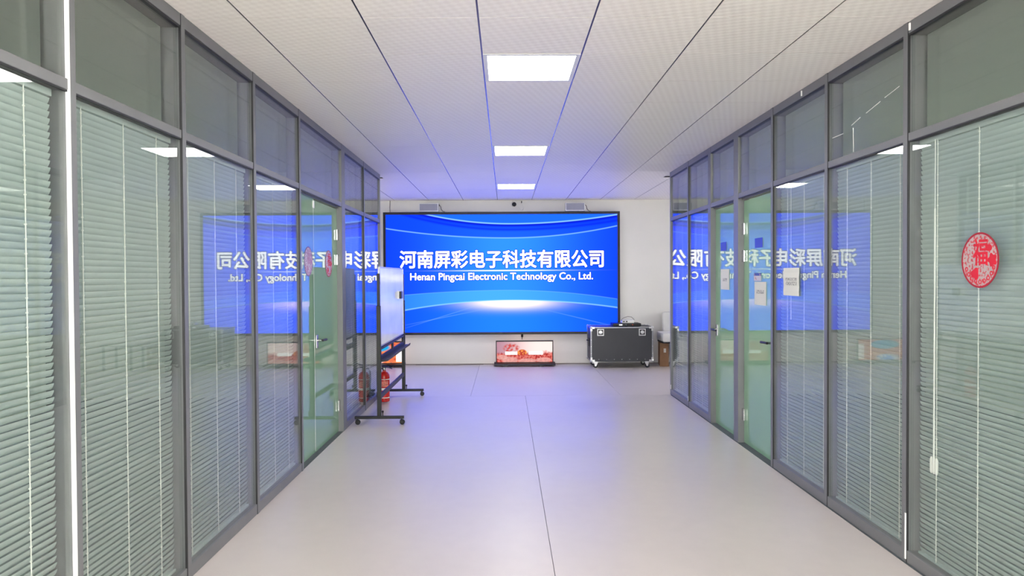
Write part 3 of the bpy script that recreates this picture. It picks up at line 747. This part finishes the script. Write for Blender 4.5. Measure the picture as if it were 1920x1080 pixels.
# ------------------------------------------------------------------ papers and stickers on the glass
def paper(side, depth, y0, y1, z0, z1, mat, label, cat, name='paper_notice', curl=0., group=None):
    X = (XL if side < 0 else XR) + side*depth
    m = MB(); n = 6; A = []
    for k in range(n+1):
        z = z0+(z1-z0)*k/n; off = .0012 + curl*(.5+.5*math.sin(k*2.1))
        A.append([m.b.verts.new((X-side*(off+d), y, z)) for d in (0, .0008) for y in (y0, y1)])
    for p, q in zip(A, A[1:]):
        for i, j in ((0, 1), (1, 3), (3, 2), (2, 0)): m.b.faces.new((p[i], p[j], q[j], q[i]))
    m.b.faces.new((A[0][0], A[0][1], A[0][3], A[0][2])); m.b.faces.new((A[-1][0], A[-1][1], A[-1][3], A[-1][2]))
    return tag(m.build(name, mat, None), label, cat, group)
paper(1, .010, 5.222, 5.515, 1.405, 1.617, paper_mat('notice_a', ((.125, .012, .105), (.093, .014, .10))), 'white paper notice with two printed lines on the glass beside the near right door', 'paper', curl=.003)
paper(1, .048, 5.99, 6.27, 1.302, 1.505, paper_mat('notice_b', ((.115, .016, .09),)), 'white paper notice hanging below a small picture on the nearer right door', 'paper')
paper(1, .048, 6.985, 7.255, 1.418, 1.624, paper_mat('notice_c', ((.10, .016, .07),)), 'white paper notice on the farther right glass door', 'paper')
paper(1, .048, 6.075, 6.262, 1.803, 1.888, 'blue_sticker', 'blue square sticker on the nearer right glass door', 'sticker', 'door_sticker')
paper(1, .048, 7.07, 7.255, 1.811, 1.898, 'blue_sticker', 'blue square sticker on the farther right glass door', 'sticker', 'door_sticker')
def pic_mat():
    m, t, b, o = base('small_picture'); x, y, z = t.xyz(t.obj())
    c = t.mix(t.step(.045, z), lin((214, 206, 204)), lin((50, 72, 150)))
    c = t.mix(t.step(.6, t.noise(30, 3, t.obj())), c, lin((200, 150, 140)))
    t.l.new(c, b.inputs['Base Color']); return m
paper(1, .048, 6.11, 6.285, 1.512, 1.581, pic_mat(), 'small blue and white picture above the notice on the nearer right door', 'sticker', 'door_sticker')

def fu_cut(side, depth, yc, zc, label, rim, glyph, back):
    X = (XL if side < 0 else XR) + side*depth; s = -side; R = .128
    r = empty('paper_cut', (X, yc, zc-R)); tag(r, label, 'paper cut', 'round lucky paper cuts')
    def disc(r0, r1, d0, d1, cy=0., cz=0., n=40, name='disc', mat='fu_red', lobes=0):
        m = MB(); xa, xb = sorted((X+s*d0, X+s*d1))
        P = lambda q, k: (q*(1+(.18*math.cos(lobes*2*math.pi*k/n) if lobes else 0)))
        o_ = [[m.b.verts.new((x, yc+cy+P(r1, k)*math.cos(2*math.pi*k/n), zc+cz+P(r1, k)*math.sin(2*math.pi*k/n))) for k in range(n)] for x in (xa, xb)]
        if r0:
            i_ = [[m.b.verts.new((x, yc+cy+r0*math.cos(2*math.pi*k/n), zc+cz+r0*math.sin(2*math.pi*k/n))) for k in range(n)] for x in (xa, xb)]
            for k in range(n):
                j = (k+1) % n
                for a, b in ((o_[0], o_[1]), (i_[0], i_[1]), (o_[0], i_[0]), (o_[1], i_[1])): m.b.faces.new((a[k], a[j], b[j], b[k]))
        else:
            m.b.faces.new(o_[0]); m.b.faces.new(o_[1])
            for k in range(n): j = (k+1) % n; m.b.faces.new((o_[0][k], o_[0][j], o_[1][j], o_[1][k]))
        return m.build(name, mat, r)
    disc(0, R-.008, .0006, .0012, name='lattice_sheet', mat=back)
    disc(R-.009, R, .0006, .002, name='rim', mat=rim)
    # the character, its left half on the far side for a reader in the corridor
    rect = (yc+.045, yc-.055, zc-.025, zc+.10) if side > 0 else (yc-.045, yc+.055, zc-.025, zc+.10)
    text_mesh('福', .0018, rect, X+s*.0013, s*.0012, 'character', glyph, r, plane='yz')
    disc(0, .026, .0013, .0022, .03*side, -.062, name='peach', mat=glyph, lobes=3)
    disc(0, .018, .0013, .0022, -.062*side, .055, name='petal_top', mat=glyph, lobes=2)
    disc(0, .028, .0013, .0018, -.085*side, .0, name='petal_side', mat=glyph, lobes=5)
    for k in range(9):
        a = math.radians(200+k*17); disc(.006, .011, .0013, .002, .1*math.cos(a), .1*math.sin(a), 14, 'scroll', glyph)
fu_cut(1, .012, 3.232, 1.627, 'round red paper cut of a lucky character on the near right glass', 'fu_rim', 'fu_red', 'fu_back')
fu_cut(-1, .050, 6.128, 1.703, 'round paper cut on the fixed pane left of the left door', 'fu_purple', 'fu_pale', 'fu_back_pale')
fu_cut(-1, .050, 6.828, 1.696, 'round paper cut stuck on the left glass door leaf', 'fu_rim', 'fu_red', 'fu_back_pale')
